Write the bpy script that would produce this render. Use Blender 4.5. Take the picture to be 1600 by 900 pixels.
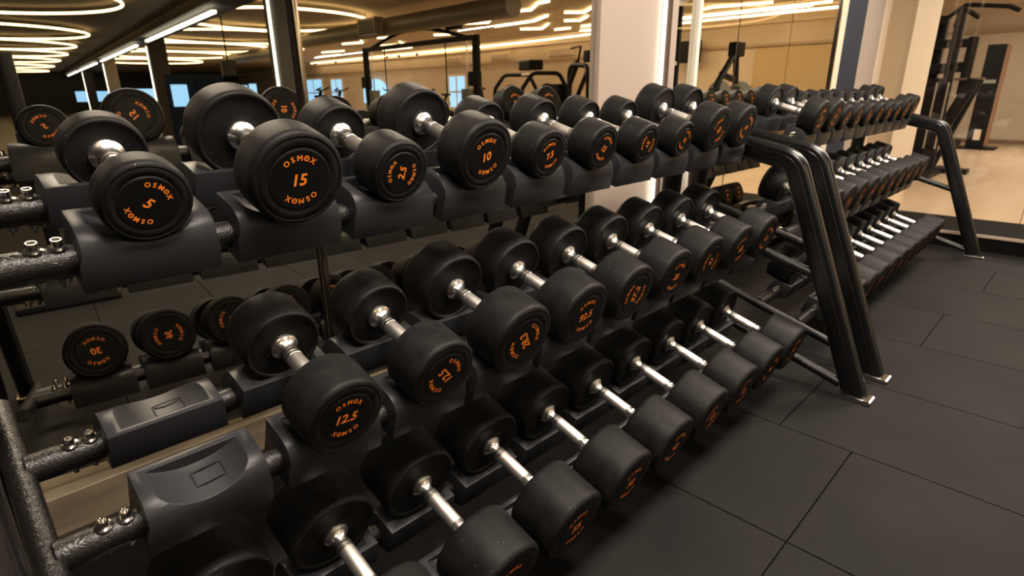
import bpy, bmesh, math, random
from mathutils import Vector, Matrix
random.seed(7)
S = bpy.context.scene
for o in list(bpy.data.objects): bpy.data.objects.remove(o)
COL = S.collection
PI = math.pi

# ------------------------------------------------------------------ camera
cd = bpy.data.cameras.new('camera'); cam = bpy.data.objects.new('camera', cd); COL.objects.link(cam)
yaw, pit, rol = 0.7857, -0.3288, -0.0101
F = Vector((math.sin(yaw)*math.cos(pit), math.cos(yaw)*math.cos(pit), math.sin(pit)))
Rr = Vector((math.cos(yaw), -math.sin(yaw), 0)); Uu = Rr.cross(F)
c_, s_ = math.cos(rol), math.sin(rol)
R2 = c_*Rr + s_*Uu; U2 = -s_*Rr + c_*Uu
M = Matrix.Identity(4)
for i in range(3):
    M[i][0] = R2[i]; M[i][1] = U2[i]; M[i][2] = -F[i]
M[0][3], M[1][3], M[2][3] = -0.1212, -1.002, 1.1636
cam.matrix_world = M
cd.sensor_width = 36; cd.lens = 899.188/1600*36
cd.clip_start = 0.02; cd.clip_end = 200
cd.dof.use_dof = True; cd.dof.focus_distance = 1.15; cd.dof.aperture_fstop = 6.3
S.camera = cam

# ------------------------------------------------------------------ world, exposure
w = bpy.data.worlds.new('world'); S.world = w; w.use_nodes = True
w.node_tree.nodes['Background'].inputs[0].default_value = (1.0, .85, .68, 1)
w.node_tree.nodes['Background'].inputs[1].default_value = 0.005
S.view_settings.view_transform = 'Standard'; S.view_settings.look = 'None'
S.view_settings.gamma = 1; S.view_settings.exposure = 0.0
S.cycles.use_denoising = True
S.cycles.max_bounces = 10; S.cycles.glossy_bounces = 6; S.cycles.diffuse_bounces = 4
S.cycles.sample_clamp_indirect = 4.0

def area(name, loc, size, power, col=(1, .84, .64), rot=(0, 0, 0)):
    l = bpy.data.lights.new(name, 'AREA'); l.shape = 'RECTANGLE'; l.size, l.size_y = size
    l.energy = power; l.color = col
    o = bpy.data.objects.new(name, l); o.location = loc; o.rotation_euler = rot; COL.objects.link(o); return o
WARM = (1, .87, .74)
# the light of the ceiling panels built further down stands just under each of them
PANELS = [(0.45, -.86, 46), (2.6, -.86, 46), (4.7, -.95, 42), (-1.2, -3.2, 18), (2.0, -4.2, 22)]  # last two are unseen fill lamps added behind the camera to brighten the fronts
for x, y, p in PANELS:
    area('ceiling_panel_light', (x, y, 2.70), (1.15, .5), p*1.9, WARM)
for x, y, p in [(8.0, -1.3, 70), (11.5, -1.3, 75), (11.5, 1.0, 32)]:
    area('hall_fill_light', (x, y, 2.70), (1.2, 1.2), p, (1, .88, .75))  # added fill for the cream area at the right, out of view, no fixture
for x, y, p, L in [(12.85, -5.8, 70, 6.5), (10, -9.5, 60, 3), (11, -15, 60, 3), (12, -22, 80, 5), (9, -28, 60, 4)]:
    area('hall_strip_fill', (x, y, 2.70), (.07, L), p, (1, .87, .70))  # added hall fill shaped like light lines; only the first has a lamp

# ------------------------------------------------------------------ materials
def mat(name, col, rough=.5, metal=0., spec=.5, emis=None, es=0., coat=0.):
    m = bpy.data.materials.new(name); m.use_nodes = True
    b = m.node_tree.nodes['Principled BSDF']
    b.inputs['Base Color'].default_value = (*col, 1); b.inputs['Roughness'].default_value = rough
    b.inputs['Metallic'].default_value = metal; b.inputs['Specular IOR Level'].default_value = spec
    b.inputs['Coat Weight'].default_value = coat
    if emis: b.inputs['Emission Color'].default_value = (*emis, 1); b.inputs['Emission Strength'].default_value = es
    return m
def nd(m, t, **k):
    n = m.node_tree.nodes.new(t)
    for a, v in k.items():
        if a in n.inputs: n.inputs[a].default_value = v
        else: setattr(n, a, v)
    return n
def lk(m, a, b): m.node_tree.links.new(a, b)
def bump(m, scale, strength, dist=.001, kind='noise', detail=3, distort=0.):
    b = m.node_tree.nodes['Principled BSDF']; tc = nd(m, 'ShaderNodeTexCoord')
    if kind == 'noise': n = nd(m, 'ShaderNodeTexNoise'); n.inputs['Detail'].default_value = detail; n.inputs['Distortion'].default_value = distort
    else: n = nd(m, 'ShaderNodeTexVoronoi')
    n.inputs['Scale'].default_value = scale
    bp = nd(m, 'ShaderNodeBump'); bp.inputs['Strength'].default_value = strength; bp.inputs['Distance'].default_value = dist
    lk(m, tc.outputs['Object'], n.inputs['Vector'])
    lk(m, n.outputs[0], bp.inputs['Height']); lk(m, bp.outputs[0], b.inputs['Normal'])
    return n, tc
def colour_noise(m, scale, c1, c2, p1=.4, p2=.6, detail=4, stretch=None):
    b = m.node_tree.nodes['Principled BSDF']; tc = nd(m, 'ShaderNodeTexCoord')
    n = nd(m, 'ShaderNodeTexNoise'); n.inputs['Scale'].default_value = scale; n.inputs['Detail'].default_value = detail
    if stretch:
        mp = nd(m, 'ShaderNodeMapping'); mp.inputs['Scale'].default_value = stretch
        lk(m, tc.outputs['Object'], mp.inputs[0]); lk(m, mp.outputs[0], n.inputs['Vector'])
    else: lk(m, tc.outputs['Object'], n.inputs['Vector'])
    r = nd(m, 'ShaderNodeValToRGB'); e = r.color_ramp.elements
    e[0].position, e[1].position = p1, p2; e[0].color = (*c1, 1); e[1].color = (*c2, 1)
    lk(m, n.outputs[0], r.inputs[0]); lk(m, r.outputs[0], b.inputs['Base Color'])
    return r

RUB = mat('rubber_black', (.009, .0085, .0082), .52, spec=.16)
bump(RUB, 420, .35, .0006)
colour_noise(RUB, 26, (.0062, .0059, .0058), (.0112, .0106, .0102), .4, .65)
def dust(m):
    b = m.node_tree.nodes['Principled BSDF']; src = b.inputs['Base Color'].links[0].from_socket
    tc = nd(m, 'ShaderNodeTexCoord'); oi = nd(m, 'ShaderNodeObjectInfo'); ad = nd(m, 'ShaderNodeVectorMath'); ad.operation = 'ADD'
    v = nd(m, 'ShaderNodeTexVoronoi'); v.inputs['Scale'].default_value = 62
    lk(m, tc.outputs['Object'], ad.inputs[0]); lk(m, oi.outputs['Location'], ad.inputs[1]); lk(m, ad.outputs[0], v.inputs['Vector'])
    lt = nd(m, 'ShaderNodeMath'); lt.operation = 'LESS_THAN'; lt.inputs[1].default_value = .045; lk(m, v.outputs['Distance'], lt.inputs[0])
    mx = nd(m, 'ShaderNodeMixRGB'); mx.inputs[2].default_value = (.35, .32, .29, 1)
    lk(m, lt.outputs[0], mx.inputs[0]); lk(m, src, mx.inputs[1]); lk(m, mx.outputs[0], b.inputs['Base Color'])
dust(RUB)
RUBF = mat('rubber_face', (.0052, .0052, .0055), .5, spec=.14)
bump(RUBF, 300, .15, .0004)
INK = mat('orange_print', (1.0, .27, .022), .45)
CHR = mat('chrome', (.80, .77, .73), .28, metal=1)
KNU = mat('knurled_steel', (.74, .70, .66), .42, metal=1)
bump(KNU, 900, .5, .0006, 'vor')
SAD = mat('saddle_plastic', (.0185, .0194, .0222), .42, spec=.30)
bump(SAD, 160, .05, .0006)
POW = mat('powder_coat_black', (.006, .0058, .0056), .36, spec=.5)
bump(POW, 130, .75, .0014, detail=1, distort=2.5)
BLK = mat('gloss_black_tube', (.005, .005, .005), .27, spec=.5)
bump(BLK, 40, .05, .001)
BOLT = mat('bolt_steel', (.78, .76, .72), .16, metal=1)
BLACK = mat('black_metal', (.006, .006, .0065), .5, spec=.2)
BLACKP = mat('black_gloss_plinth', (.004, .0038, .0036), .75, spec=.08)
GREYM = mat('grey_machine', (.25, .27, .25), .4)
CREAM = mat('cream_paint', (.66, .50, .335), .7)
colour_noise(CREAM, 1.2, (.58, .485, .365), (.63, .53, .405))
CREAM2 = mat('pale_cream_paint', (.80, .68, .53), .65)
PINK = mat('blush_pillar_paint', (.37, .295, .245), .6)
GREIGE = mat('greige_paint', (.40, .34, .29), .6)
COLSHADE = mat('column_shade', (.45, .33, .21), .65)  # shade of the column's west face as a colour
NAVY = mat('navy_paint', (.010, .020, .042), .6, spec=.2)
OLIVE = mat('yellow_blind', (.50, .37, .19), .7)
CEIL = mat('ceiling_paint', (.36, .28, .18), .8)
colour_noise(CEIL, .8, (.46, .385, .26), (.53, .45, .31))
DARKW = mat('dark_wall_paint', (.07, .062, .05), .7)
DUCT = mat('duct_metal', (.30, .27, .20), .5, metal=.3)
MIRR = mat('mirror_glass', (.78, .75, .66), .0, metal=1)
MIRG = mat('mirror_glass_warm', (.86, .80, .66), .0, metal=1)
CHPOST = mat('polished_post', (.50, .45, .38), .12, metal=1)
STONE = mat('beige_stone', (.42, .30, .19), .22)
colour_noise(STONE, 5, (.25, .19, .125), (.36, .285, .20), .35, .65, stretch=(1, 1, 5))
LEDW = mat('led_white', (1, 1, 1), emis=(1, .97, .80), es=5)
LEDR = mat('led_ring', (1, .9, .7), emis=(1, .70, .34), es=7)
LEDC = mat('led_cove', (1, .9, .7), emis=(1, .74, .42), es=9)
PANEL = mat('panel_diffuser', (1, .9, .8), emis=(1, .82, .6), es=4)
BLUEW = mat('daylight_pane', (.3, .6, .9), emis=(.30, .62, 1), es=1.3)
GLASS = bpy.data.materials.new('clear_glass'); GLASS.use_nodes = True
_nt = GLASS.node_tree; _nt.nodes.clear()
_o = _nt.nodes.new('ShaderNodeOutputMaterial'); _mx = _nt.nodes.new('ShaderNodeMixShader')
_t = _nt.nodes.new('ShaderNodeBsdfTransparent'); _g = _nt.nodes.new('ShaderNodeBsdfGlossy')
_g.inputs['Roughness'].default_value = .0; _mx.inputs[0].default_value = .05
_t.inputs[0].default_value = (.97, .97, .95, 1)
_nt.links.new(_t.outputs[0], _mx.inputs[1]); _nt.links.new(_g.outputs[0], _mx.inputs[2]); _nt.links.new(_mx.outputs[0], _o.inputs[0])

FLOORM = mat('rubber_floor', (.014, .0125, .0112), .66, spec=.14)
r = colour_noise(FLOORM, 3.0, (.0072, .0067, .0063), (.0112, .0104, .0096), .35, .65)
def floor_specks(m, r):
    b = m.node_tree.nodes['Principled BSDF']; tc = nd(m, 'ShaderNodeTexCoord')
    v = nd(m, 'ShaderNodeTexNoise'); v.inputs['Scale'].default_value = 260; v.inputs['Detail'].default_value = 2
    lk(m, tc.outputs['Object'], v.inputs['Vector'])
    rr = nd(m, 'ShaderNodeValToRGB'); e = rr.color_ramp.elements
    e[0].position, e[1].position = .66, .74; e[0].color = (0, 0, 0, 1); e[1].color = (1, 1, 1, 1)
    lk(m, v.outputs[0], rr.inputs[0])
    mx = nd(m, 'ShaderNodeMixRGB'); mx.inputs[2].default_value = (.060, .054, .048, 1)
    lk(m, rr.outputs[0], mx.inputs[0]); lk(m, r.outputs[0], mx.inputs[1]); lk(m, mx.outputs[0], b.inputs['Base Color'])
    v2 = nd(m, 'ShaderNodeTexNoise'); v2.inputs['Scale'].default_value = 380
    lk(m, tc.outputs['Object'], v2.inputs['Vector'])
    bp = nd(m, 'ShaderNodeBump'); bp.inputs['Strength'].default_value = .5; bp.inputs['Distance'].default_value = .0012
    lk(m, v2.outputs[0], bp.inputs['Height']); lk(m, bp.outputs[0], b.inputs['Normal'])
floor_specks(FLOORM, r)
WOODF = mat('pale_wood_floor', (.62, .46, .31), .28)
colour_noise(WOODF, .9, (.60, .43, .28), (.70, .53, .37), .35, .65, stretch=(.6, 4, 1))

# ------------------------------------------------------------------ mesh helpers
def obj(name, bm, m, parent=None, smooth=False, loc=None, rot=None):
    me = bpy.data.meshes.new(name); bmesh.ops.recalc_face_normals(bm, faces=bm.faces[:]); bm.to_mesh(me); bm.free()
    if m: me.materials.append(m)
    if smooth:
        for p in me.polygons: p.use_smooth = True
        me.set_sharp_from_angle(angle=math.radians(40))
    o = bpy.data.objects.new(name, me); COL.objects.link(o)
    if parent: o.parent = parent
    if loc: o.location = loc
    if rot: o.rotation_euler = rot
    return o
def inst(name, me, parent=None, loc=None, rot=None, scale=None):
    o = bpy.data.objects.new(name, me); COL.objects.link(o)
    if parent: o.parent = parent
    if loc: o.location = loc
    if rot: o.rotation_euler = rot
    if scale: o.scale = scale
    return o
def tag(o, label, cat, group=None):
    o['label'] = label; o['category'] = cat
    if group: o['group'] = group
    return o
def empty(name, loc=(0, 0, 0), rot=(0, 0, 0)):
    o = bpy.data.objects.new(name, None); o.empty_display_size = .05; COL.objects.link(o)
    o.location = loc; o.rotation_euler = rot; return o
def box(bm, x0, x1, y0, y1, z0, z1, bev=0., mtx=None):
    g = bmesh.ops.create_cube(bm, size=1)
    vs = g['verts']
    bmesh.ops.scale(bm, vec=(x1-x0, y1-y0, z1-z0), verts=vs)
    bmesh.ops.translate(bm, vec=((x0+x1)/2, (y0+y1)/2, (z0+z1)/2), verts=vs)
    if mtx is not None: bmesh.ops.transform(bm, matrix=mtx, verts=vs)
    if bev:
        es = list({e for v in vs for e in v.link_edges})
        bmesh.ops.bevel(bm, geom=es, offset=bev, segments=2, affect='EDGES', profile=.6)
def bxo(name, dims, m, parent=None, bev=.003, **k):
    bm = bmesh.new(); box(bm, *dims, bev=bev); return obj(name, bm, m, parent, **k)
def struct(name, dims, m, bev=0.):
    o = bxo(name, dims, m, None, bev); o['kind'] = 'structure'; return o
def lathe(bm, prof, seg=40, axis='Y', mtx=None):
    """prof: list of (r, h); revolved around axis Y (h along +Y) or Z"""
    rings = []
    for r, h in prof:
        ring = []
        if r < 1e-6:
            p = (0, h, 0) if axis == 'Y' else (0, 0, h)
            ring = [bm.verts.new(p)]
        else:
            for k in range(seg):
                a = 2*PI*k/seg
                p = (r*math.cos(a), h, r*math.sin(a)) if axis == 'Y' else (r*math.cos(a), r*math.sin(a), h)
                ring.append(bm.verts.new(p))
        rings.append(ring)
    for a, b in zip(rings[:-1], rings[1:]):
        n = max(len(a), len(b))
        if len(a) == 1 and len(b) == 1: continue
        for k in range(n):
            k2 = (k+1) % n
            if len(a) == 1: bm.faces.new((a[0], b[k], b[k2]))
            elif len(b) == 1: bm.faces.new((a[k], a[k2], b[0]))
            else: bm.faces.new((a[k], a[k2], b[k2], b[k]))
    if mtx is not None:
        bmesh.ops.transform(bm, matrix=mtx, verts=[v for rr in rings for v in rr])
def fillet(path, rad, seg=8):
    pts = [Vector(p) for p in path]; out = [pts[0]]
    for a, b, c in zip(pts[:-2], pts[1:-1], pts[2:]):
        u = (a-b).normalized(); v = (c-b).normalized()
        ang = u.angle(v); d = min(rad/math.tan(ang/2), (a-b).length*.49, (c-b).length*.49)
        p0 = b+u*d; p1 = b+v*d
        for k in range(seg+1):
            t = k/seg; out.append((1-t)**2*p0+2*t*(1-t)*b+t*t*p1)
    out.append(pts[-1]); return out
def sweep(bm, path, section, up=(1, 0, 0), cap=True):
    """section: list of (a,b): a along 'up', b along the in-plane normal"""
    path = [Vector(p) for p in path]; rings = []
    n = len(path)
    for i, p in enumerate(path):
        t = (path[min(i+1, n-1)]-path[max(i-1, 0)]).normalized()
        u = Vector(up); u = (u-t*u.dot(t)).normalized(); v = t.cross(u)
        rings.append([bm.verts.new(p+u*a+v*b) for a, b in section])
    m = len(section)
    for r0, r1 in zip(rings[:-1], rings[1:]):
        for k in range(m): bm.faces.new((r0[k], r0[(k+1) % m], r1[(k+1) % m], r1[k]))
    if cap:
        bm.faces.new(rings[0][::-1]); bm.faces.new(rings[-1])
def circ(r, n=16): return [(r*math.cos(2*PI*k/n), r*math.sin(2*PI*k/n)) for k in range(n)]
def rrect(w, h, r, n=5, groove=0):
    pts = []
    for cx, cy, a0 in ((w/2-r, h/2-r, 0), (-w/2+r, h/2-r, PI/2), (-w/2+r, -h/2+r, PI), (w/2-r, -h/2+r, 1.5*PI)):
        for k in range(n+1):
            a = a0+PI/2*k/n; pts.append((cx+r*math.cos(a), cy+r*math.sin(a)))
    return pts
def tube(name, path, r, m, parent=None, rad=None, up=(1, 0, 0), n=14):
    bm = bmesh.new(); sweep(bm, fillet(path, rad) if rad else path, circ(r, n), up)
    return obj(name, bm, m, parent, smooth=True)
def bar(name, path, w, h, m, parent=None, rad=None, up=(1, 0, 0)):
    bm = bmesh.new(); sweep(bm, fillet(path, rad) if rad else path, rrect(w, h, min(w, h)*.2, 2), up)
    return obj(name, bm, m, parent, smooth=True)

# ------------------------------------------------------------------ the room
# rubber tiles: columns run along Y, each with its own joints
bm = bmesh.new()
XS = [-3.86+.5735*k for k in range(17)]      # ... 1.29, 1.85, 2.42, 3.01 ...
XS = [1.287+.5745*k for k in range(-9, 8)]
JO = {0: [-.638, -2.0], 1: [-.397, -1.55], 2: [-1.033, -2.18], 3: [-.61, -1.76], 4: [-1.1, -.08], 5: [-.7, -1.8], 6: [-.2, -1.3], -1: [-.638, -1.75]}
for i in range(len(XS)-1):
    k = i-9
    ys = [-5.0]+sorted(JO.get(k, [-.5-.57*(k % 2), -1.7-.4*(k % 3)]))+[.7]
    ys = [ys[0], -3.9, -2.85]+ys[1:] if ys[1] > -2.85 else ys
    x1 = min(XS[i+1], 5.29)
    if x1-XS[i] < .02: continue
    for y0, y1 in zip(ys[:-1], ys[1:]):
        if y1-y0 < .03: continue
        box(bm, XS[i]+.0022, x1-.0022, y0+.0022, y1-.0022, -.03, 0, bev=.0016)
box(bm, -3.9, 5.29, -5, .7, -.06, -.012)
box(bm, -7, -3.885, -8, .7, -.06, 0); box(bm, -3.885, 5.29, -8, -5, -.06, 0)
o = obj('floor', bm, FLOORM); o['kind'] = 'structure'
struct('floor_hall', (-7, 5.29, -52, -8.002, -.06, 0), mat('hall_floor', (.12, .095, .07), .4))
o = struct('floor_platform', (5.98, 14.6, -52, 3.0, -.06, .12), WOODF)
o = struct('trim_platform_edge', (5.292, 5.978, -52, .36, -.06, .118), BLACKP, .004)
struct('trim_platform_nosing', (5.286, 5.30, -52, .36, .104, .124), mat('nosing_metal', (.42, .33, .25), .5))
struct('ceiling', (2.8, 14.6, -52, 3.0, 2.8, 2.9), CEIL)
struct('ceiling_left', (-7, 2.799, -52, .95, 2.8, 2.9), mat('ceiling_paint_shaded', (.15, .12, .08), .8))  # weaker light on this half is put into a darker ceiling colour
struct('wall_north', (-7, 7.24, .72, .85, -.06, 2.8), DARKW)
struct('wall_north_far', (7.24, 14.6, 3.0, 3.1, -.06, 2.8), CREAM)
struct('wall_recess', (7.24, 7.34, .85, 3.0, -.06, 2.8), CREAM)
struct('wall_east', (14.6, 14.75, -52, 3.1, -.06, 2.8), CREAM)
struct('wall_west', (-7.12, -7, -52, .85, -.06, 2.8), DARKW)
struct('wall_south', (-7, 14.6, -52.1, -52, -.06, 2.8), DARKW)
struct('baseboard_east', (14.57, 14.6, -52, 3.0, .12, .20), mat('baseboard_brown', (.22, .14, .085), .5))
struct('trim_east_band', (14.52, 14.6, -52, 3.0, 2.12, 2.18), mat('band_tan', (.40, .29, .18), .6))
struct('trim_east_cornice', (14.45, 14.6, -52, 3.0, 2.62, 2.8), CREAM2)
for i, (y0, y1) in enumerate([(-3.95, -2.95), (-3.0, -2.0), (-2.0, -1.0)]):
    pass
struct('trim_yellow_panel', (14.56, 14.6, -4.35, -1.2, .2, 2.1), OLIVE)
# north side seen beside the mirrors
struct('trim_blush_panel', (1.992, 2.462, .575, .72, 0, 2.8), PINK)
struct('trim_blush_panel_narrow', (2.474, 2.61, .575, .72, 0, 2.8), PINK)
struct('trim_cream_strip', (4.925, 5.13, .585, .72, 0, 2.8), CREAM2)
struct('trim_navy_strip', (5.13, 5.60, .585, .72, 0, 2.8), NAVY)
struct('trim_greige_panel', (5.60, 6.12, .59, .72, 0, 2.8), GREIGE)
struct('trim_pale_return', (6.12, 6.30, .58, .72, 0, 2.8), CREAM2)
struct('wall_column', (6.30, 7.24, .38, .72, .12, 2.8), CREAM2)
struct('wall_column_shaded_side', (6.285, 6.299, .385, .72, .12, 2.8), COLSHADE)  # shaded west face of the column, its shade painted on
# skirting of polished stone under the mirrors
struct('baseboard_north', (-3.4, 1.985, .628, .72, .118, .226), STONE, .003)
struct('baseboard_north_lower', (-3.4, 1.985, .66, .72, 0, .116), mat('skirting_dark', (.02, .018, .016), .5))
struct('trim_skirting_bead', (-3.4, 1.985, .618, .66, .112, .122), mat('bead_dark', (.05, .038, .028), .3))

# mirrors
def mirror(x0, x1, y0, y1, m, label, z0=.228, z1=2.62):
    L = math.hypot(x1-x0, y1-y0); a = math.atan2(y1-y0, x1-x0)
    o = bxo('wall_mirror', (0, L, 0, .006, 0, z1-z0), m, None, 0, loc=(x0, y0, z0), rot=(0, 0, a))
    return tag(o, label, 'mirror', 'mirrors along the wall behind the racks')
PX, PY = .685, .64
tA = math.tan(-.054); tB = math.tan(-.030)
mirror(-2.6, .668, PY+(-2.6-PX)*tA, PY+(.668-PX)*tA, MIRR, 'tall wall mirror left of the slim chrome post, behind the nearest dumbbells')
mirror(.702, 1.985, PY+(.702-PX)*tB, PY+(1.985-PX)*tB, MIRR, 'tall wall mirror between the slim chrome post and the glowing blush panel')
mirror(2.615, 2.815, .60, .598, MIRR, 'narrow mirror strip between the blush panel and the white mirror frame', 0.1)
mirror(2.852, 4.045, .588, .580, MIRG, 'wall mirror right of the white frame, reflecting the lever machine', 0.1)
mirror(4.052, 4.92, .580, .574, MIRG, 'wall mirror beside the navy strip, reflecting the yellow wall panel', 0.1)
bm = bmesh.new(); lathe(bm, [(0, .0), (.0135, .0), (.0135, 2.62), (0, 2.62)], 24, 'Z')
tag(obj('mirror_post', bm, CHPOST, smooth=True, loc=(PX, PY-.005, .12)), 'slim polished chrome post at the joint of the two left mirrors', 'post')
o = bxo('white_post', (2.818, 2.85, .575, .61, .0, 2.7), mat('frame_white', (.75, .70, .62), .35)); tag(o, 'white vertical frame bar at the left edge of the warm mirror', 'post')
o = bxo('steel_post', (4.90, 4.925, .56, .60, .0, 2.7), CHPOST); tag(o, 'steel vertical frame bar between the warm mirror and the cream strip', 'post')
# fin with the led strip that washes the blush panel
t = empty('led_wall_light', (2.468, .575, 0)); tag(t, 'vertical white light strip glowing at the right edge of the blush panel', 'light strip')
bxo('housing', (-.001, .004, -.05, 0, .0, 2.8), mat('fin_bronze', (.10, .07, .05), .4), t, 0)
bxo('diffuser', (-.008, -.0012, -.022, -.006, .05, 2.75), mat('led_wall', (1, 1, 1), emis=(1, .90, .76), es=8), t, 0)

# ------------------------------------------------------------------ lettering
_gl = {}
def glyph(ch, shear=0.):
    k = (ch, shear)
    if k in _gl: return _gl[k]
    cu = bpy.data.curves.new('g', 'FONT'); cu.body = ch; cu.size = 1.4; cu.extrude = .0; cu.offset = .036; cu.shear = shear
    cu.resolution_u = 3; cu.align_x = 'CENTER'; cu.align_y = 'CENTER' if len(ch) > 1 or ch.isdigit() else 'CENTER'
    o = bpy.data.objects.new('g', cu); COL.objects.link(o)
    dg = bpy.context.evaluated_depsgraph_get(); dg.update()
    me = bpy.data.meshes.new_from_object(o.evaluated_get(dg))
    bpy.data.objects.remove(o)
    vs = [v.co.copy() for v in me.vertices]; fs = [tuple(p.vertices) for p in me.polygons]
    x0 = min(v.x for v in vs); x1 = max(v.x for v in vs); y0 = min(v.y for v in vs); y1 = max(v.y for v in vs)
    vs = [((v.x-(x0+x1)/2)/(y1-y0), (v.y-(y0+y1)/2)/(y1-y0)) for v in vs]
    bpy.data.meshes.remove(me)
    _gl[k] = (vs, fs); return _gl[k]
_let = {}
def lettering(num):
    """mesh for a head of radius 1, in the XZ plane facing -Y"""
    if num in _let: return _let[num]
    me = bpy.data.meshes.new('lettering'); bm = bmesh.new()
    def put(ch, h, ang, rad, shear=0., sx=1.):
        vs, fs = glyph(ch, shear); ca, sa = math.cos(ang), math.sin(ang); nv = []
        for x, y in vs:
            X = x*h*sx; Y = y*h+rad
            nv.append(bm.verts.new((X*ca-Y*sa, 0, X*sa+Y*ca)))
        for f in fs:
            try: bm.faces.new([nv[i] for i in f])
            except ValueError: pass
    for base in (0, PI):
        for i, ch in enumerate('OSMOX'):
            a = base+math.radians((2-i)*18.5)
            put(ch, .118, a, .455)
            if i == 3: put('-', .022, a, .455, sx=.8)
    put(num, .25, 0, 0, .18)
    bmesh.ops.remove_doubles(bm, verts=bm.verts[:], dist=1e-5)
    bmesh.ops.recalc_face_normals(bm, faces=bm.faces[:])
    bm.to_mesh(me); bm.free(); me.materials.append(INK); _let[num] = me
    return me

# ------------------------------------------------------------------ dumbbell parts
_head = {}
def head_mesh(R, t):
    k = (round(R, 4), round(t, 4))
    if k in _head: return _head[k]
    bm = bmesh.new()
    lathe(bm, [(0, 0), (.015, 0), (.64*R, 0), (.655*R, .0012), (.67*R, .0012), (.69*R, .0002), (.84*R, -.0002), (.855*R, .0008), (.875*R, .0008), (.89*R, -.0002),
               (.925*R, .0006), (.958*R, .0024), (.984*R, .0060), (.997*R, .0105), (R, .0135), (R, t-.012), (.988*R, t-.005), (.955*R, t-.0008),
               (.915*R, t), (.885*R, t-.0016), (.87*R, t-.004), (.5*R, t-.005), (.30*R, t-.004), (.27*R, t-.001), (.0, t-.001)], 56)
    me = bpy.data.meshes.new('weight_head'); bmesh.ops.recalc_face_normals(bm, faces=bm.faces[:]); bm.to_mesh(me); bm.free()
    me.materials.append(RUB)
    for p in me.polygons: p.use_smooth = True
    me.set_sharp_from_angle(angle=math.radians(50))
    _head[k] = me; return me
_disc = {}
def disc_mesh(R):
    k = round(R, 4)
    if k in _disc: return _disc[k]
    bm = bmesh.new(); lathe(bm, [(0, -.0006), (.62*R, -.0006), (.635*R, .0004), (.635*R, .001)], 48)
    me = bpy.data.meshes.new('end_disc'); bmesh.ops.recalc_face_normals(bm, faces=bm.faces[:]); bm.to_mesh(me); bm.free()
    me.materials.append(RUBF); _disc[k] = me; return me
_hd = {}
def handle_meshes(h):
    k = round(h, 4)
    if k in _hd: return _hd[k]
    bm = bmesh.new()
    lathe(bm, [(0, -.006), (.0270, -.006), (.0270, .0022), (.0258, .0036), (.0225, .0055), (.0185, .0095), (.0158, .0145), (.0145, .019), (.0142, .026), (.0165, .027),
               (.0172, .029), (.0172, .033), (.0150, .034), (.0150, .037), (.0172, .038), (.0172, .043), (.0160, .0445), (0, .0445)], 32)
    c = bpy.data.meshes.new('collar'); bmesh.ops.recalc_face_normals(bm, faces=bm.faces[:]); bm.to_mesh(c); bm.free(); c.materials.append(CHR)
    bm = bmesh.new()
    q = h-.043
    lathe(bm, [(0, .043), (.0160, .043), (.0162, .045), (.0166, h/2), (.0162, q-.002), (.0160, q), (0, q)], 32)
    g = bpy.data.meshes.new('grip'); bmesh.ops.recalc_face_normals(bm, faces=bm.faces[:]); bm.to_mesh(g); bm.free(); g.materials.append(KNU)
    for me in (c, g):
        for p in me.polygons: p.use_smooth = True
        me.set_sharp_from_angle(angle=math.radians(35))
    _hd[k] = (c, g); return _hd[k]
def dumbbell(loc, a, R, t, h, num, rot, rot2, label, group):
    """local +Y runs from the front face to the back; origin under the front face"""
    root = empty('dumbbell', loc, (a, 0, 0)); tag(root, label, 'dumbbell', group)
    hm = head_mesh(R, t); dm = disc_mesh(R); lm = lettering(num); cm, gm = handle_meshes(h)
    f = inst('weight_head', hm, root, (0, 0, R), (0, math.radians(-rot), 0))
    inst('end_disc', dm, f, (0, 0, 0)); inst('lettering', lm, f, (0, -.0009, 0), None, (R, 1, R))
    b = inst('weight_head', hm, root, (0, 2*t+h, R), (0, math.radians(rot2), PI))
    inst('end_disc', dm, b, (0, 0, 0)); inst('lettering', lm, b, (0, -.0009, 0), None, (R, 1, R))
    inst('collar', cm, root, (0, t, R)); inst('collar', cm, root, (0, t+h, R), (0, 0, PI))
    inst('grip', gm, root, (0, t, R))
    return root

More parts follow.
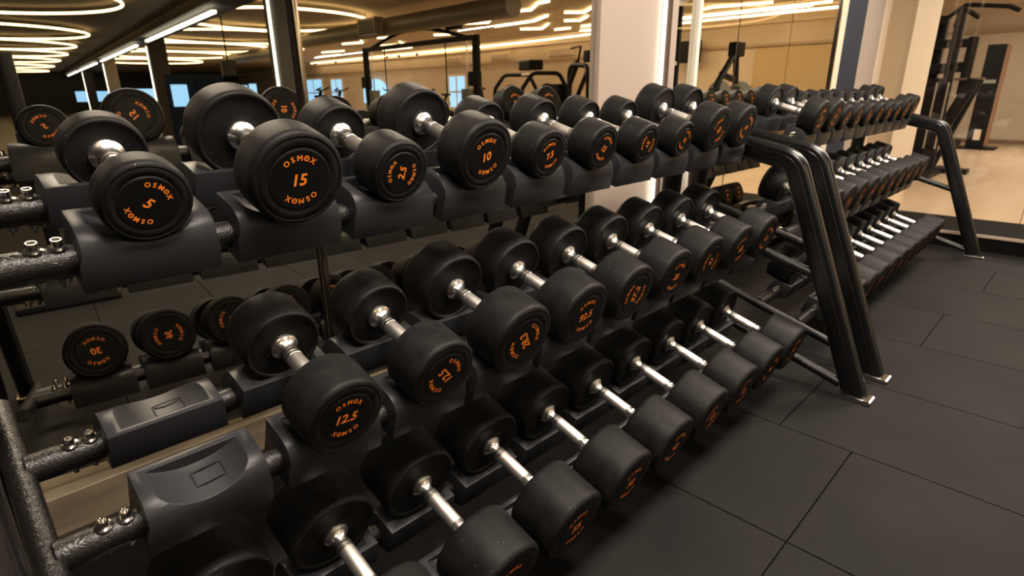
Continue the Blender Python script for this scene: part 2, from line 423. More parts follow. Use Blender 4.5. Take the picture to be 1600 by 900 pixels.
# ------------------------------------------------------------------ rack
def saddle_mesh(w, rear=False):
    """x centred; y local along the tier (0 = outer face, + = inwards); z = n. Outer side curved, inner side a flat wall, cradle hollowed between"""
    bm = bmesh.new(); hw = w/2
    ob, ib = (-.090, -.046) if rear else (-.066, -.066)
    prof = [(0, ob), (0.0, -.036), (.001, -.022), (.0035, -.008), (.009, .004), (.017, .0135), (.028, .0195), (.042, .0225), (.056, .0232), (.101, .0232), (.101, ib)]
    r0 = [bm.verts.new((-hw+(.006 if z > -.02 else 0), y, z)) for y, z in prof]; r1 = [bm.verts.new((hw-(.003 if z > -.02 else 0), y, z)) for y, z in prof]
    n = len(prof)
    for k in range(n): bm.faces.new((r0[k], r0[(k+1) % n], r1[(k+1) % n], r1[k]))
    bm.faces.new(r0[::-1]); bm.faces.new(r1)
    bmesh.ops.recalc_face_normals(bm, faces=bm.faces[:])
    ma = bpy.data.meshes.new('a'); bm.to_mesh(ma); bm.free()
    Rc = .118; bm = bmesh.new(); lathe(bm, [(0, -.05), (Rc, -.05), (Rc, .0885), (0, .0885)], 120); bmesh.ops.translate(bm, vec=(0, 0, Rc-.001), verts=bm.verts[:])
    bmesh.ops.recalc_face_normals(bm, faces=bm.faces[:])
    mb = bpy.data.meshes.new('b'); bm.to_mesh(mb); bm.free()
    oa = bpy.data.objects.new('a', ma); ob2 = bpy.data.objects.new('b', mb); COL.objects.link(oa); COL.objects.link(ob2)
    md = oa.modifiers.new('cut', 'BOOLEAN'); md.operation = 'DIFFERENCE'; md.object = ob2; md.solver = 'EXACT'
    bv = oa.modifiers.new('bev', 'BEVEL'); bv.width = .0016; bv.segments = 2; bv.limit_method = 'ANGLE'; bv.angle_limit = math.radians(28)
    dg = bpy.context.evaluated_depsgraph_get(); dg.update()
    me = bpy.data.meshes.new_from_object(oa.evaluated_get(dg)); me.name = 'saddle'
    bpy.data.objects.remove(oa); bpy.data.objects.remove(ob2)
    me.materials.clear(); me.materials.append(SAD)
    for p in me.polygons: p.use_smooth = True; p.material_index = 0
    me.set_sharp_from_angle(angle=math.radians(30))
    return me
# tier: tilt, s0, n0, x offset of the saddles
TIERS = {'top': (math.radians(15.6), -.237, .924, 0.0), 'middle': (math.radians(15.9), -.030, .568, -.0176), 'bottom': (math.radians(16.5), .189, .211, -.0176)}
def tp(tier, x, s, n):
    a, s0, n0, _ = TIERS[tier]; s += s0; n += n0
    return Vector((x, -math.cos(a)*s-math.sin(a)*n, -math.sin(a)*s+math.cos(a)*n))
def bolt_mesh():
    bm = bmesh.new()
    lathe(bm, [(0, -.001), (.0125, -.001), (.0130, .0005), (.0125, .0022), (.0085, .0030), (.0078, .0032), (.0078, .0135), (.0070, .0150),
               (.0055, .0150), (.0050, .0145), (.0050, .0070), (0, .0070)], 24, 'Z')
    me = bpy.data.meshes.new('bolt'); bmesh.ops.recalc_face_normals(bm, faces=bm.faces[:]); bm.to_mesh(me); bm.free(); me.materials.append(BOLT)
    for p in me.polygons: p.use_smooth = True
    me.set_sharp_from_angle(angle=math.radians(35)); return me
def nut_mesh():
    bm = bmesh.new()
    lathe(bm, [(0, 0), (.011, 0), (.011, -.003), (.0075, -.003), (.0075, -.009), (.004, -.009), (.004, -.018), (0, -.018)], 12, 'Z')
    me = bpy.data.meshes.new('nut'); bmesh.ops.recalc_face_normals(bm, faces=bm.faces[:]); bm.to_mesh(me); bm.free(); me.materials.append(BOLT); return me
BOLTM, NUTM = bolt_mesh(), nut_mesh()
def rack(label, x0, pitch, sw, n, xl, xr, armx):
    root = empty('dumbbell_rack', (x0+n*pitch/2, 0, 0)); tag(root, label, 'dumbbell rack', 'two matching three tier dumbbell racks')
    ox = root.location.x
    sm = saddle_mesh(sw); sr = saddle_mesh(sw, True)
    def loc(p): return (p[0]-ox, p[1], p[2])
    # end frames
    for x in (xl, xr):
        path = [(x, -.535, .012), (x, -.385, .43), (x, -.165, .93), (x, .0, .9333), (x, .30, 1.000), (x, .37, .012)]
        path = [(x, -.535, .012), (x, -.180, .90), (x, .33, 1.01), (x, .375, .012)]
        bm = bmesh.new(); sweep(bm, [loc(p) for p in fillet(path, .10, 10)], rrect(.052, .088, .022, 4))
        lg = obj('end_frame', bm, BLK, root, smooth=True)
        for sx in (-.0265, .0265):       # pressed ridges along the tube
            bm = bmesh.new(); sweep(bm, [loc((p[0]+sx, p[1], p[2])) for p in fillet(path, .10, 10)], rrect(.004, .030, .0015, 1))
            obj('pressed_rib', bm, BLK, lg, smooth=True)
        for y, tilt in ((-.535, .36), (.375, 0)):
            bm = bmesh.new(); box(bm, -.037, .037, -.064, .056, 0, .018, bev=.008)
            obj('foot_cap', bm, BOLT, lg, loc=loc((x, y, .0)), rot=(0, 0, 0))
    for tn, (a, s0, n0, xo) in TIERS.items():
        for xa in (xl+armx, xr):
            if tn == 'top': continue
            fe, be = {'middle': (.22, -.42), 'bottom': (.255, -.57)}[tn]
            p0 = tp(tn, xa, fe, -.032); p1 = tp(tn, xa, be, -.032)
            bm = bmesh.new(); sweep(bm, [loc(p0), loc(p1)], circ(.019, 18)); ar = obj('tier_arm', bm, POW, root, smooth=True)
        xe0 = xl+.01 if tn == 'top' else xl+armx+.01; xe1 = xr-.005
        for s in (-.048, -.243):
            bm = bmesh.new()
            sweep(bm, [loc(tp(tn, xe0, s, -.034)), loc(tp(tn, xe1, s, -.034))], circ(.0235, 22), up=(0, 1, 0))
            # sleeve joint at each end
            for q0, q1 in ((xe0, x0+xo-.058), (x0+xo+(n-1)*pitch+sw+.058, xe1)):
                if q1-q0 > .01: sweep(bm, [loc(tp(tn, q0, s, -.034)), loc(tp(tn, q1, s, -.034))], circ(.0252, 22), up=(0, 1, 0))
            rl = obj('rail', bm, POW, root, smooth=True)
            for xb in (x0+xo-.042, x0+xo-.014, x0+xo+(n-1)*pitch+sw+.014, x0+xo+(n-1)*pitch+sw+.042):
                if not (xe0 < xb < xe1): continue
                inst('bolt', BOLTM, rl, loc(tp(tn, xb, s, -.0110)), (a, 0, 0))
                inst('nut', NUTM, rl, loc(tp(tn, xb, s, -.0565)), (a, 0, 0))
        for i in range(n):
            xc = x0+xo+i*pitch+sw/2
            inst('saddle', sm, root, loc(tp(tn, xc, 0, 0)), (a, 0, 0))
            o2 = inst('saddle', sr, root, loc(tp(tn, xc, -.290, 0)), (a, 0, 0))
            o2.rotation_euler = Matrix.Rotation(a, 3, 'X').to_euler(); o2.matrix_basis = Matrix.Translation(loc(tp(tn, xc, -.290, 0))) @ Matrix.Rotation(a, 4, 'X') @ Matrix.Rotation(PI, 4, 'Z')
    return root
near = rack('near three tier dumbbell rack with dark grey saddles, filling the foreground', 0.0, .22, .192, 10, -.172, 2.26, .042)
far = rack('far three tier dumbbell rack beyond the two sloping black end frames', 2.805, .2045, .180, 10, 2.505, 5.06, .05)
# shallow slots moulded in the two empty saddles of the near rack
for s, ry in ((-.052, 0), (-.238, 0)):
    p = tp('middle', -.0176+.096+.012, s, .0)
    bm = bmesh.new()
    for d in ((-.024, .024, -.017, -.0145), (-.024, .024, .0145, .017), (-.024, -.0215, -.0145, .0145), (.0215, .024, -.0145, .0145)):
        box(bm, d[0], d[1], d[2], d[3], -.0006, .0012, bev=.0004)
    for v in bm.verts: v.co.z += .118-math.sqrt(.118**2-(v.co.x+.012)**2)
    o = obj('slot_rim', bm, SAD, near, loc=(p.x-near.location.x, p.y, p.z), rot=(TIERS['middle'][0], 0, 0))

ORD = ['first', 'second', 'third', 'fourth', 'fifth', 'sixth', 'seventh', 'eighth', 'ninth', 'tenth']
def fill(tier, rackname, x0, pitch, sw, spec, start=0):
    a, s0, n0, xo = TIERS[tier]
    for k, (num, R, t, front, coll, rot, rot2) in enumerate(spec):
        i = k+start; h = -coll+front-t
        p = tp(tier, x0+xo+i*pitch+sw/2, front, .0005)
        size = 'small' if R < .07 else ('big' if R > .0895 else 'medium')
        pos = ORD[i]+' saddle from left' if i < 9 else 'rightmost saddle'
        dumbbell(p, a, R, t, h, num, rot, rot2,
                 f'{size} black dumbbell marked {num}, {pos}, {tier} tier, {rackname} rack',
                 f'dumbbells on the {tier} tier of the {rackname} rack')
# number, radius, head length, front face s, rear collar s, turn of front print, turn of rear print
fill('top', 'near', 0, .22, .192, [
    ('5', .0635, .050, .002, -.2025, -40, 25), ('15', .0835, .070, .026, -.2035, 2, -60), ('2.5', .0645, .080, .006, -.2255, 78, 10),
    ('10', .0805, .082, .010, -.2255, 14, 80), ('7.5', .0635, .080, .006, -.2255, 22, 0), ('12', .065, .080, .008, -.2255, -25, 0),
    ('12', .0615, .080, .008, -.2255, 78, 0), ('12', .060, .080, .008, -.2255, -35, 0), ('10', .081, .082, .010, -.2255, 40, 0),
    ('8', .0805, .082, .010, -.2255, -40, 0)])
fill('middle', 'near', 0, .22, .192, [
    ('12.5', .0775, .095, .022, -.2147, -6, 0), ('12.5', .078, .095, .022, -.2147, 127, 90), ('28.3', .0895, .104, .032, -.2147, 118, 60),
    ('92.5', .0885, .104, .034, -.2147, 8, 0), ('27.2', .088, .104, .034, -.2147, 74, 0), ('20', .088, .104, .034, -.2147, -8, 0),
    ('21', .088, .104, .034, -.2147, 80, 0), ('40', .088, .104, .036, -.2147, 30, 0), ('25', .088, .104, .036, -.2147, -22, 0)], start=1)
B = -.2155; BR = .0935
fill('bottom', 'near', 0, .22, .192, [
    ('30', BR, .125, .080, B, 0, 0), ('36', BR, .125, .080, B, 20, 90), ('30', BR, .125, .080, B, 5, 75), ('55', BR, .125, .080, B, 10, 20),
    ('50', BR, .125, .080, B, 0, 0), ('45', BR, .125, .080, B, -15, 0), ('42', BR, .125, .080, B, 40, 0), ('45', BR, .125, .080, B, 15, 0),
    ('48', BR, .125, .080, B, -30, 0), ('50', BR, .125, .080, B, 0, 0)])
P2, W2, X2 = .2045, .180, 2.805
fill('top', 'far', X2, P2, W2, [
    ('15', .082, .078, .008, -.2255, 20, 0), ('17', .082, .078, .008, -.2255, -20, 0)] + [
    (str(q), .067, .078, .006, -.2255, 25*((i*7) % 5)-40, 0) for i, q in enumerate((10, 12, 14, 16, 18, 20))] + [
    ('22', .080, .080, .008, -.2255, 0, 0), ('24', .082, .080, .008, -.2255, 30, 0)])
fill('middle', 'far', X2, P2, W2, [(str(22+2*i), .0865, .105, .030, -.2147, 33*((i*5) % 7)-90, 0) for i in range(10)])
fill('bottom', 'far', X2, P2, W2, [(str(32+2*i), .0905, .125, .080, B, 29*((i*3) % 7)-80, 0) for i in range(10)])

# ------------------------------------------------------------------ lamps of the ceiling
for i, (x, y, p) in enumerate(PANELS):
    t = empty('ceiling_panel_lamp', (x, y, 2.73))
    tag(t, ['slim ceiling lamp over the left half of the near rack', 'slim ceiling lamp over the near rack\'s right end', 'slim ceiling lamp over the far rack',
            'slim fill lamp added unseen behind the camera at the left', 'slim fill lamp added unseen behind the camera in the middle'][i], 'ceiling lamp', 'slim ceiling lamps')
    bxo('housing', (-.6, .6, -.28, .28, .0, .07), BLACK, t); bxo('diffuser', (-.58, .58, -.26, .26, -.004, -.0005), PANEL, t, 0)
def torus(bm, R, r, n=72, m=8, ell=1.0):
    vs = [[bm.verts.new(((R+r*math.cos(b))*math.cos(a), (R+r*math.cos(b))*math.sin(a)*ell, r*math.sin(b)))
           for b in [2*PI*j/m for j in range(m)]] for a in [2*PI*i/n for i in range(n)]]
    for i in range(n):
        for j in range(m): bm.faces.new((vs[i][j], vs[(i+1) % n][j], vs[(i+1) % n][(j+1) % m], vs[i][(j+1) % m]))
def torus_mesh(R, r):
    bm = bmesh.new(); torus(bm, R, r); me = bpy.data.meshes.new('glow_tube'); bm.to_mesh(me); bm.free(); me.materials.append(LEDR); return me
RM = torus_mesh(2.26, .024)
bm = bmesh.new(); lathe(bm, [(.006, 0), (.006, .12)], 6, 'Z'); HANG = bpy.data.meshes.new('hanger'); bm.to_mesh(HANG); bm.free(); HANG.materials.append(BLACK)
RINGS = [(-.45, y) for y in (-5.4, -10.9, -17.6, -22.3, -26.9, -32.2, -38.8, -46.5)]  # the nearest ring is added out of view for local light
RING2 = [(5.1, y, s) for y, s in ((-11.5, 1.0), (-16.2, 1.0), (-20.8, 1.0), (-25.5, 1.0), (-31, 1.0))]
def ring(x, y, label, group):
    t = empty('ring_lamp', (x, y, 2.68)); tag(t, label, 'ring lamp', group)
    inst('glow_tube', RM, t)
    for k in range(4):
        a = PI/4+k*PI/2; inst('hanger', HANG, t, (2.26*math.cos(a), 2.26*math.sin(a), 0))
for i, (x, y) in enumerate(RINGS):
    ring(x, y, f'large glowing ceiling ring, {ORD[i]} nearest, row reflected far left', 'row of ring lamps seen at the far left of the mirror')
for i, (x, y, s) in enumerate(RING2):
    ring(x, y, f'large glowing ceiling ring, {ORD[i]} nearest, row right of the light line', 'row of ring lamps right of the white light line')
# long white light line on the beam over the pillars
for i, (y0, y1) in enumerate([(-9.4, -16.6), (-18.4, -28.3), (-30.3, -40), (-41.5, -51)]):
    o = bxo('linear_lamp', (2.93, 3.01, y1, y0, 2.50, 2.55), LEDW, None, .004)
    tag(o, f'long straight white ceiling light, {ORD[i]} nearest stretch of the line over the pillars', 'linear lamp', 'white light line over the pillars')
for i, y in enumerate((-6.35, -17.8, -29.4, -40.8)):
    t = empty('pillar', (3.14 if i else 2.94, y, 0)); tag(t, f'square pillar with a white edge light strip, {ORD[i]} nearest of the row', 'pillar', 'pillars with light strips')
    bxo('shaft', (-.02, .42, -.25, .25, 0, 2.8), GREIGE if i == 2 else DARKW, t)
    bxo('light_strip', (-.05, -.025, -.02, .02, .2, 2.47), LEDW, t, .004)
bxo_b = struct('trim_beam', (2.8, 3.4, -52, -5.5, 2.62, 2.8), DARKW)
# zigzag light lines on the ceiling of the right hand hall
ZZ = [[(8.79, -7.85), (9.07, -7.23), (8.5, -6.43), (8.47, -6.11)], [(9.91, -7.08), (10.26, -6.82), (9.66, -6.0)], [(11.04, -8.15), (11.29, -7.86), (10.82, -7.21)],
      [(10.54, -10.14), (10.5, -8.66), (10.01, -7.68)], [(11.51, -10.22), (11.91, -9.79), (11.22, -8.86)], [(12.39, -9.78), (12.42, -9.22)], [(12.38, -8.8), (12.29, -8.25)],
      [(9.41, -10.2), (9.8, -9.51), (8.91, -8.19)], [(9.03, -11.38), (9.21, -11.12), (8.85, -10.5)], [(9.71, -14.76), (9.93, -14.42), (9.32, -13.23)],
      [(12.22, -4.64), (11.99, -4.21), (12.25, -3.08)], [(12.0, -14.2), (12.1, -13.0), (11.6, -12.4)], [(10.6, -13.0), (10.9, -12.3)], [(9.9, -17.5), (10.2, -16.6), (9.8, -16.0)],
      [(11.4, -17.5), (11.6, -16.3), (11.0, -15.6)], [(8.2, -14.5), (8.5, -13.8)], [(8.4, -18.5), (8.8, -17.2)], [(12.6, -19.5), (12.7, -17.5)], [(9.4, -21.5), (9.8, -20.5), (9.3, -20)],
      [(11.2, -22), (11.5, -20.6)], [(7.8, -22.5), (8.1, -21.2)], [(10.2, -26), (10.5, -24.5)], [(12.4, -25), (12.5, -23)], [(8.6, -27), (8.9, -25.5)], [(11.5, -29), (11.8, -27)]]
ZZ.sort(key=lambda L: math.hypot(L[0][0]+.12, L[0][1]-1.3))
NTH = lambda n: f'{n}'+('th' if 10 < n % 100 < 14 else {1: 'st', 2: 'nd', 3: 'rd'}.get(n % 10, 'th'))
for i, L in enumerate(ZZ):
    bm = bmesh.new(); sweep(bm, [(x, y, 2.765) for x, y in L], rrect(.045, .03, .008, 1), up=(0, 0, 1))
    cx = sum(p[0] for p in L)/len(L); cy = sum(p[1] for p in L)/len(L)
    o = obj('line_lamp', bm, LEDC)
    tag(o, f'warm {"bent zigzag" if len(L) > 2 else "short straight"} light line on the hall ceiling, {NTH(i+1)} nearest to the mirrors', 'ceiling light line', 'warm light lines on the hall ceiling')
for nm, L in (('cove_lamp', [(13.6, -2.2), (13.75, -9.4), (14.2, -13), (14.35, -18), (14.2, -30)]),):
    bm = bmesh.new(); sweep(bm, [(x, y, 2.72) for x, y in L], rrect(.05, .04, .01, 1), up=(0, 0, 1))
    tag(obj(nm, bm, LEDC), 'long warm cove light running along the top of the cream wall', 'cove light')
    bm = bmesh.new(); sweep(bm, [(x-.75, y, 2.745) for x, y in L[:2]], rrect(.04, .03, .008, 1), up=(0, 0, 1))
    tag(obj('cove_lamp', bm, LEDC), 'shorter warm light line beside the cove light on the hall ceiling', 'cove light')
# duct and vents
bm = bmesh.new(); sweep(bm, [(6.75, -5.2, 2.46), (6.75, -24, 2.46)], circ(.17, 24)); d = obj('air_duct', bm, DUCT, smooth=True); tag(d, 'round grey air duct under the hall ceiling', 'air duct')
for i, (y, z) in enumerate([(-9.3, 2.46), (-14.5, 2.46)]):
    t = empty('duct_vent', (6.42, y, z)); tag(t, f'rectangular air vent on the duct, {["nearer", "farther"][i]} of the two', 'air vent', 'vents on the round duct')
    bxo('frame', (-.06, .14, -.35, .35, -.16, .16), DUCT, t)
    for k in range(6): bxo('slat', (-.075, -.06, -.3, .3, -.13+.045*k, -.11+.045*k), BLACK, t, 0)
for i, y in enumerate((-11.6, -14.6, -17.5)):
    t = empty('wall_vent', (14.52, y, 2.38)); tag(t, f'pale wall vent high on the cream wall, {ORD[i]} nearest', 'air vent', 'vents high on the cream wall')
    bxo('frame', (0, .08, -.55, .55, -.11, .11), CREAM2, t)
    for k in range(4): bxo('slat', (-.012, 0, -.5, .5, -.085+.045*k, -.065+.045*k), GREIGE, t, 0)
# windows far away
def window(name, y0, y1, z0, z1):
    o = bxo(name, (14.50, 14.60, y0-.12, y1+.12, z0-.1, z1+.1), CREAM2, None, 0); o['kind'] = 'structure'
    p = bxo('pane', (14.48, 14.499, y0, y1, z0, z1), BLUEW, o, 0); p.parent = o
    bxo('glazing_bar', (14.46, 14.48, (y0+y1)/2-.03, (y0+y1)/2+.03, z0, z1), CREAM2, o, 0)
    bxo('glazing_bar', (14.46, 14.48, y0, y1, (z0+z1)/2-.03, (z0+z1)/2+.03), CREAM2, o, 0)
window('window_1', -31.6, -29.6, .5, 1.9); window('window_2', -17.7, -16.7, .6, 1.75); window('window_3', -28.4, -27.2, .6, 1.85)
bm = bmesh.new()
vs = [(14.47, -24.9, .7), (14.47, -22.7, .7)]+[(14.47, -23.8+1.1*math.cos(a), 1.15+.65*math.sin(a)) for a in [PI*k/14 for k in range(15)]]
f = bm.faces.new([bm.verts.new(v) for v in vs]); g = bmesh.ops.extrude_face_region(bm, geom=[f]); bmesh.ops.translate(bm, vec=(.12, 0, 0), verts=[v for v in g['geom'] if isinstance(v, bmesh.types.BMVert)])
o = obj('window_4', bm, BLUEW); o['kind'] = 'structure'
def spot(loc, p, ang=55):
    l = bpy.data.lights.new('wall_spot_light', 'SPOT'); l.energy = p; l.spot_size = math.radians(ang); l.spot_blend = .5; l.color = (1, .84, .62); l.shadow_soft_size = .04
    o = bpy.data.objects.new('wall_spot_light', l); o.location = loc; o.rotation_euler = (0, math.radians(22), 0); COL.objects.link(o)
for i, y in enumerate((-29.0, -26.6, -21.6, -20.6, -19.2)):
    spot((14.0, y, 2.55), 60)
    bm = bmesh.new(); lathe(bm, [(0, .1), (.05, .1), (.06, 0), (.05, -.002), (.05, .03), (0, .03)], 16, 'Z')
    tag(obj('wall_spotlight', bm, BLACK, loc=(14.0, y, 2.60)), f'small black ceiling spotlight washing the far cream wall, {ORD[i]} from the arched window side', 'spotlight', 'spotlights over the far cream wall')
# blue screen partition, television and speakers deep in the left hall
t = empty('room_divider', (3.72, -14, 0)); tag(t, 'dark blue room divider with a bright screen, reflected in the left mirror', 'room divider')
bxo('panel', (-.95, -.30, -.03, .03, 0, 1.63), NAVY, t); bxo('panel', (-.28, .35, -.03, .03, 0, 1.63), NAVY, t); bxo('post', (-.30, -.28, -.04, .04, 0, 1.66), BLACK, t)
bxo('screen', (-.85, -.5, .031, .05, .9, 1.4), BLUEW, t, 0)
t = empty('wall_speaker', (3.85, -12.5, 1.72)); tag(t, 'black box loudspeaker hung above the blue divider', 'speaker')
bxo('cabinet', (-.14, .14, -.12, .12, -.17, .17), BLACK, t, .01); bxo('grille', (-.12, .12, .12, .128, -.15, .15), DARKW, t, 0); tube('bracket', [(0, 0, .16), (0, 0, 1.08)], .015, BLACK, t)

for i, (x, y, wd) in enumerate([(4.6, -22, 1.1), (5.6, -19, .9), (4.2, -30, 1.6), (7.2, -24, 1.2), (4.9, -38, 2.0), (3.9, -46, 2.2)]):  # invented displays that imitate the bluish window glow between the pillars
    t = empty('added_display_stand', (x, y, 0 if x < 5.9 else .12)); tag(t, f'added blue glowing display on a dark stand among the pillars, {ORD[i]} in the row', 'display', 'blue displays added among the pillars')
    bxo('display_panel', (-wd/2, wd/2, -.03, .03, .75, 1.5), BLACK, t); bxo('display_face', (-wd/2+.05, wd/2-.05, .031, .036, .8, 1.45), BLUEW, t, 0)
    bar('stand_post', [(0, 0, 0), (0, 0, .8)], .08, .08, BLACK, t); bxo('stand_foot', (-.3, .3, -.2, .2, 0, .04), BLACK, t)
# ------------------------------------------------------------------ gym machines
def machine(name, loc, rz, label, cat):
    t = empty(name, loc, (0, 0, rz)); tag(t, label, cat); return t
# cable crossover seen in the middle mirror
t = machine('cable_crossover', (7.0, -8.55, .12), 0, 'large black cable crossover with an arched top bar, reflected in the middle mirror', 'cable machine')
for y in (-2.05, 2.05):
    bar('post', [(0, y, 0), (0, y, 2.02)], .12, .12, BLACK, t); bxo('foot', (-.45, .45, y-.08, y+.08, 0, .05), BLACK, t)
    bxo('weight_stack', (-.09, .09, y-.28*(1 if y > 0 else -1)-.09, y-.28*(1 if y > 0 else -1)+.09, .1, 1.1), GREYM, t)
    tube('guide_rod', [(.0, y-.28*(1 if y > 0 else -1), .1), (.0, y-.28*(1 if y > 0 else -1), 1.98)], .015, CHR, t)
    bxo('pulley_block', (-.08, .08, y-.16, y+.04, 1.15, 1.4), BLACK, t)
bar('top_beam', [(0, -2.1, 1.98), (0, 2.1, 1.98)], .10, .09, BLACK, t)
tube('arched_bar', [(0, -1.75, 2.0)]+[(0, -1.75+3.5*k/12, 2.0+.26*math.sin(PI*k/12)) for k in range(1, 12)]+[(0, 1.75, 2.0)], .035, BLACK, t)
bxo('name_plate', (-.05, .05, 1.2, 1.6, 2.16, 2.32), BLACK, t)
for y in (-1.2, 1.1): tube('cable', [(0, y, 1.95), (0, y, .95)], .012, BLACK, t)
for y in (-1.2, 1.1): tube('stirrup', [(0, y-.09, .82), (0, y, .95), (0, y+.09, .82), (0, y-.09, .82)], .014, CREAM2, t)
# machine with two hip-high arms
t = machine('smith_machine', (9.6, -7.9, .12), .3, 'black barbell machine with a rounded frame, reflected beside the blush panel', 'barbell machine')
for y in (-.75, .75):
    tube('side_frame', [(-.55, y, 0), (-.5, y, 1.1), (-.25, y, 1.42), (.4, y, 1.42), (.6, y, 1.1), (.6, y, 0)], .045, BLACK, t, rad=.2, up=(0, 1, 0))
tube('barbell', [(0, -1.1, 1.0), (0, 1.1, 1.0)], .018, CHR, t)
for y in (-.95, .95):
    bm = bmesh.new(); lathe(bm, [(0, -.03), (.2, -.03), (.21, 0), (.2, .03), (0, .03)], 28); obj('weight_plate', bm, RUB, t, smooth=True, loc=(0, y, 1.0))
tube('cross_bar', [(.2, -.75, 1.42), (.2, .75, 1.42)], .03, CREAM2, t)
bxo('head_pad', (-.1, .25, -.3, .3, 1.5, 1.72), BLACK, t, .04); bxo('bench', (-.6, .5, -.15, .15, .4, .5), BLACK, t, .03); bar('bench_leg', [(-.0, 0, 0), (0, 0, .4)], .08, .08, BLACK, t)
# triangular chest machine right before the blush panel
t = machine('chest_machine', (10.0, -6.7, .12), .2, 'black strength machine with crossed arms, reflected just left of the blush panel', 'strength machine')
tube('main_frame', [(-.2, .65, 0), (-.2, .6, 1.35), (-.1, .4, 1.55), (.0, -.35, 1.6), (.1, -.5, 0)], .05, BLACK, t, rad=.25)
bar('lever_arm', [(0, .35, 1.5), (0, -.25, .6), (0, -.3, .1)], .08, .08, BLACK, t); bar('lever_arm', [(0, -.05, 1.65), (0, -.45, 1.0)], .08, .12, BLACK, t)
tube('grip_bar', [(0, -.05, 1.6), (0, .05, 1.95), (0, -.3, 1.93)], .025, BLACK, t)
bxo('head_rest', (-.05, .05, .2, .42, 1.62, 1.86), BLACK, t, .03); bxo('weight_housing', (-.2, .2, -.85, -.5, 0, 1.2), BLACK, t, .02)
# low machines in the middle distance
for i, (x, y) in enumerate([(5.8, -11.4), (7.4, -13.6), (9.6, -13.9), (11.3, -11.2), (12.8, -16), (6.6, -17)]):
    t = machine('exercise_bike', (x, y, .12), i*1.1, f'black exercise bike in the hall behind the camera, {ORD[i]} nearest', 'exercise bike')
    t['group'] = 'exercise bikes in the hall'
    bm = bmesh.new(); lathe(bm, [(0, -.05), (.22, -.05), (.25, 0), (.22, .05), (0, .05)], 28); obj('flywheel', bm, BLACK, t, smooth=True, loc=(.35, 0, .3))
    bar('frame_bar', [(.35, 0, .3), (-.1, 0, .45), (-.3, 0, .95)], .06, .09, BLACK, t, up=(0, 1, 0)); bxo('bike_seat', (-.42, -.15, -.12, .12, .93, 1.0), BLACK, t, .03)
    bar('stem', [(.2, 0, .35), (.38, 0, 1.1)], .06, .07, BLACK, t, up=(0, 1, 0)); tube('handlebar', [(.5, -.22, 1.18), (.36, -.2, 1.12), (.36, .2, 1.12), (.5, .22, 1.18)], .018, BLACK, t, up=(0, 0, 1))
    for x2 in (-.35, .5): bxo('foot_bar', (x2-.04, x2+.04, -.27, .27, 0, .05), BLACK, t)
# lever machine reflected in the warm mirror
t = machine('lever_press', (10.4, -2.95, .12), 0, 'black plate loaded lever press, reflected in the warm mirror', 'strength machine')
tube('main_arm', [(-.55, 0, .6), (-.35, 0, 1.15), (.25, 0, 1.72)], .055, BLACK, t, up=(0, 1, 0), rad=.2); bar('strut', [(.25, 0, 1.75), (.35, 0, 1.15)], .09, .09, BLACK, t, up=(0, 1, 0))
bar('cross_arm', [(.35, 0, 1.2), (-.25, 0, 1.3)], .08, .1, BLACK, t, up=(0, 1, 0)); bxo('pivot', (.12, .40, -.1, .1, 1.6, 1.85), BLACK, t, .03)
tube('plate_bar', [(-.6, 0, 1.05), (1.0, 0, 1.08)], .022, BLACK, t, up=(0, 0, 1))
for x2 in (-.25, .55):
    bm = bmesh.new(); lathe(bm, [(0, -.03), (.19, -.03), (.2, 0), (.19, .03), (0, .03)], 28); obj('weight_plate', bm, GREYM, t, smooth=True, loc=(x2, 0, 1.0), rot=(0, 0, PI/3))
for x2 in (-.55, .6): bar('leg', [(x2, -.3, 0), (x2, 0, .62)], .08, .08, BLACK, t); bar('leg', [(x2, .3, 0), (x2, 0, .62)], .08, .08, BLACK, t)
bar('base_rail', [(-.55, 0, .6), (.6, 0, .62)], .08, .08, BLACK, t, up=(0, 0, 1))
t = machine('wall_television', (14.3, -5.95, 2.1), 0, 'small black screen on a bracket at the edge of the warm mirror', 'television')
bxo('screen', (-.04, .04, -.42, .30, -.28, .25), BLACK, t, .01); bxo('bracket', (.04, .3, -.06, .06, -.06, .06), BLACK, t); 
t = machine('seated_row', (9.45, -3.9, .12), 0, 'black padded machine seat low at the left of the warm mirror', 'strength machine')
bxo('back_pad', (-.25, .15, -.25, .25, .75, 1.25), BLACK, t, .05); bxo('seat', (-.3, .3, -.25, .25, .4, .5), BLACK, t, .03); bar('post', [(0, 0, 0), (0, 0, 1.0)], .1, .1, BLACK, t); bxo('foot', (-.4, .4, -.3, .3, 0, .05), BLACK, t)
t = machine('pull_up_frame', (8.4, -3.1, .12), 0, 'tall black frame with hanging cables, reflected in the narrow mirror strip', 'strength machine')
for x2 in (-.15, .42): bar('post', [(x2, 0, 0), (x2, 0, 2.4)], .08, .08, BLACK, t)
tube('cable', [(-.1, 0, 2.4), (.1, 0, 1.9), (.35, 0, 1.6)], .02, BLACK, t, rad=.1, up=(0, 1, 0)); bar('cross_bar', [(-.15, 0, 1.45), (.42, 0, 1.45)], .06, .06, CREAM2, t, up=(0, 1, 0))
bar('cross_bar', [(-.15, 0, 2.35), (.42, 0, 2.35)], .06, .06, BLACK, t, up=(0, 1, 0)); bxo('foot', (-.3, .55, -.4, .4, 0, .05), BLACK, t)
# squat stand just behind the camera (seen in the mirror at the far left)
t = machine('squat_stand', (.035, -2.0, 0), 0, 'black squat stand post reflected at the far left edge of the mirror', 'squat stand')
bar('post', [(0, 0, .04), (0, 0, 1.39)], .075, .075, BLK, t); bxo('base_plate', (-.25, .25, -.3, .3, 0, .04), BLACK, t, .01); bxo('hook', (-.04, .04, .04, .13, .92, .98), BLACK, t, .01)
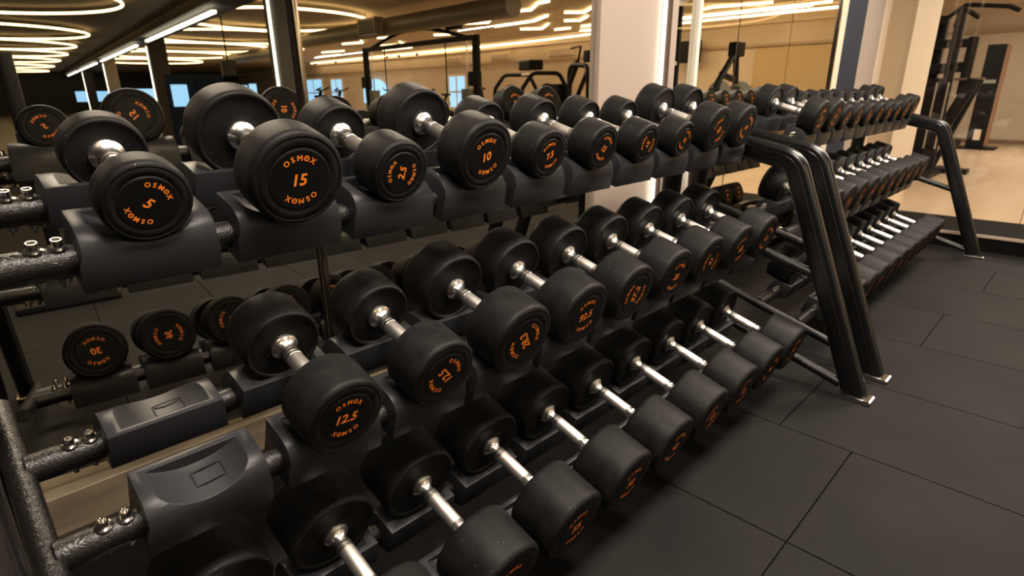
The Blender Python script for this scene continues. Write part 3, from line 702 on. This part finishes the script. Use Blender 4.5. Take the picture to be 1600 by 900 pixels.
# machines on the platform seen directly at the right
t = machine('cable_station', (9.15, .40, .12), 0, 'black cable station with pull up handles beside the cream column', 'cable machine')
bar('mast', [(.0, .12, 0), (.0, .12, 1.95)], .10, .10, BLACK, t); bar('mast', [(.3, .34, 0), (.3, .34, 1.9)], .10, .10, BLACK, t)
tube('pull_up_bar', [(0, .32, 1.80), (0, .10, 1.98), (0, -.05, 1.96), (0, -.32, 1.92), (0, -.42, 1.87)], .025, BLACK, t, rad=.06); tube('pull_up_bar', [(-.1, .15, 1.75), (-.35, .05, 1.9), (-.3, -.1, 1.8)], .025, BLACK, t, rad=.05, up=(0, 0, 1))
bar('cross_plate', [(0, .40, 1.55), (0, -.02, 1.55)], .12, .1, BLACK, t); bar('cross_plate', [(0, .40, 1.25), (0, .0, 1.28)], .10, .12, BLACK, t)
bxo('upper_post', (-.04, .04, -.10, .0, .95, 1.62), BLACK, t, .01)
bar('slanted_guard', [(-.1, -.16, 1.13), (-.1, .22, .05)], .06, .13, BLACK, t); bar('slanted_guard', [(.1, -.20, 1.13), (.1, .1, .05)], .06, .06, BLACK, t)
bxo('guard_top', (-.10, .12, -.24, .06, 1.12, 1.15), mat('guard_brown', (.12, .07, .045), .5), t, .01); bxo('weight_housing', (-.12, .2, .10, .34, .05, 1.15), BLACK, t, .01)
tube('guide_rod', [(-.14, .08, .3), (-.14, .08, 1.1)], .012, CHR, t); tube('guide_rod', [(-.14, .2, .3), (-.14, .2, 1.1)], .012, CHR, t)
bxo('base_foot', (-.9, .35, -.04, .08, 0, .05), BLACK, t); bxo('base_foot', (-.9, .35, .26, .38, 0, .05), BLACK, t); bxo('base_tie', (-.1, .1, -.3, .4, 0, .06), BLACK, t)
t = machine('column_machine', (13.2, .57, .12), 0, 'tall slim black machine tower standing on the pale floor at the right', 'machine tower')
bxo('tower', (-.18, .18, -.13, .13, .03, 1.72), BLACK, t, .015); bxo('side_panel', (-.17, .17, -.155, -.131, .05, 1.70), mat('brown_side', (.30, .16, .10), .5), t, .004)
bxo('base_plate', (-.25, .25, -.30, .28, 0, .03), BLACK, t); bxo('notice', (-.186, -.181, -.06, .04, .16, .34), CREAM2, t, 0); bxo('screen', (-.186, -.181, -.09, .09, 1.1, 1.16), GREYM, t, 0)
t = machine('tension_machine', (13.75, 1.35, .12), 0, 'low black machine frame between the cable station and the slim tower', 'strength machine')
bxo('base', (-.3, .3, -.45, .5, 0, .09), BLACK, t, .01); bxo('upright', (-.06, .06, -.35, -.15, .09, .3), BLACK, t, .01)
# glass screen on the platform edge
for i, (y0, y1) in enumerate([(-2.6, -.694), (-.69, .36)]):
    o = bxo('glass_screen', (5.955, 5.965, y0, y1, .12, 2.5), GLASS, None, 0)
    tag(o, ['clear glass screen on the black plinth at the right edge, nearer of the two', 'clear glass screen on the black plinth behind the far rack, farther of the two'][i], 'glass screen', 'glass screens on the black plinth')
o = bxo('glass_joint', (5.952, 5.968, -.694, -.690, .12, 2.5), mat('joint_brown', (.12, .08, .05), .4), None, 0); tag(o, 'thin dark vertical joint between the two glass screens', 'joint strip')
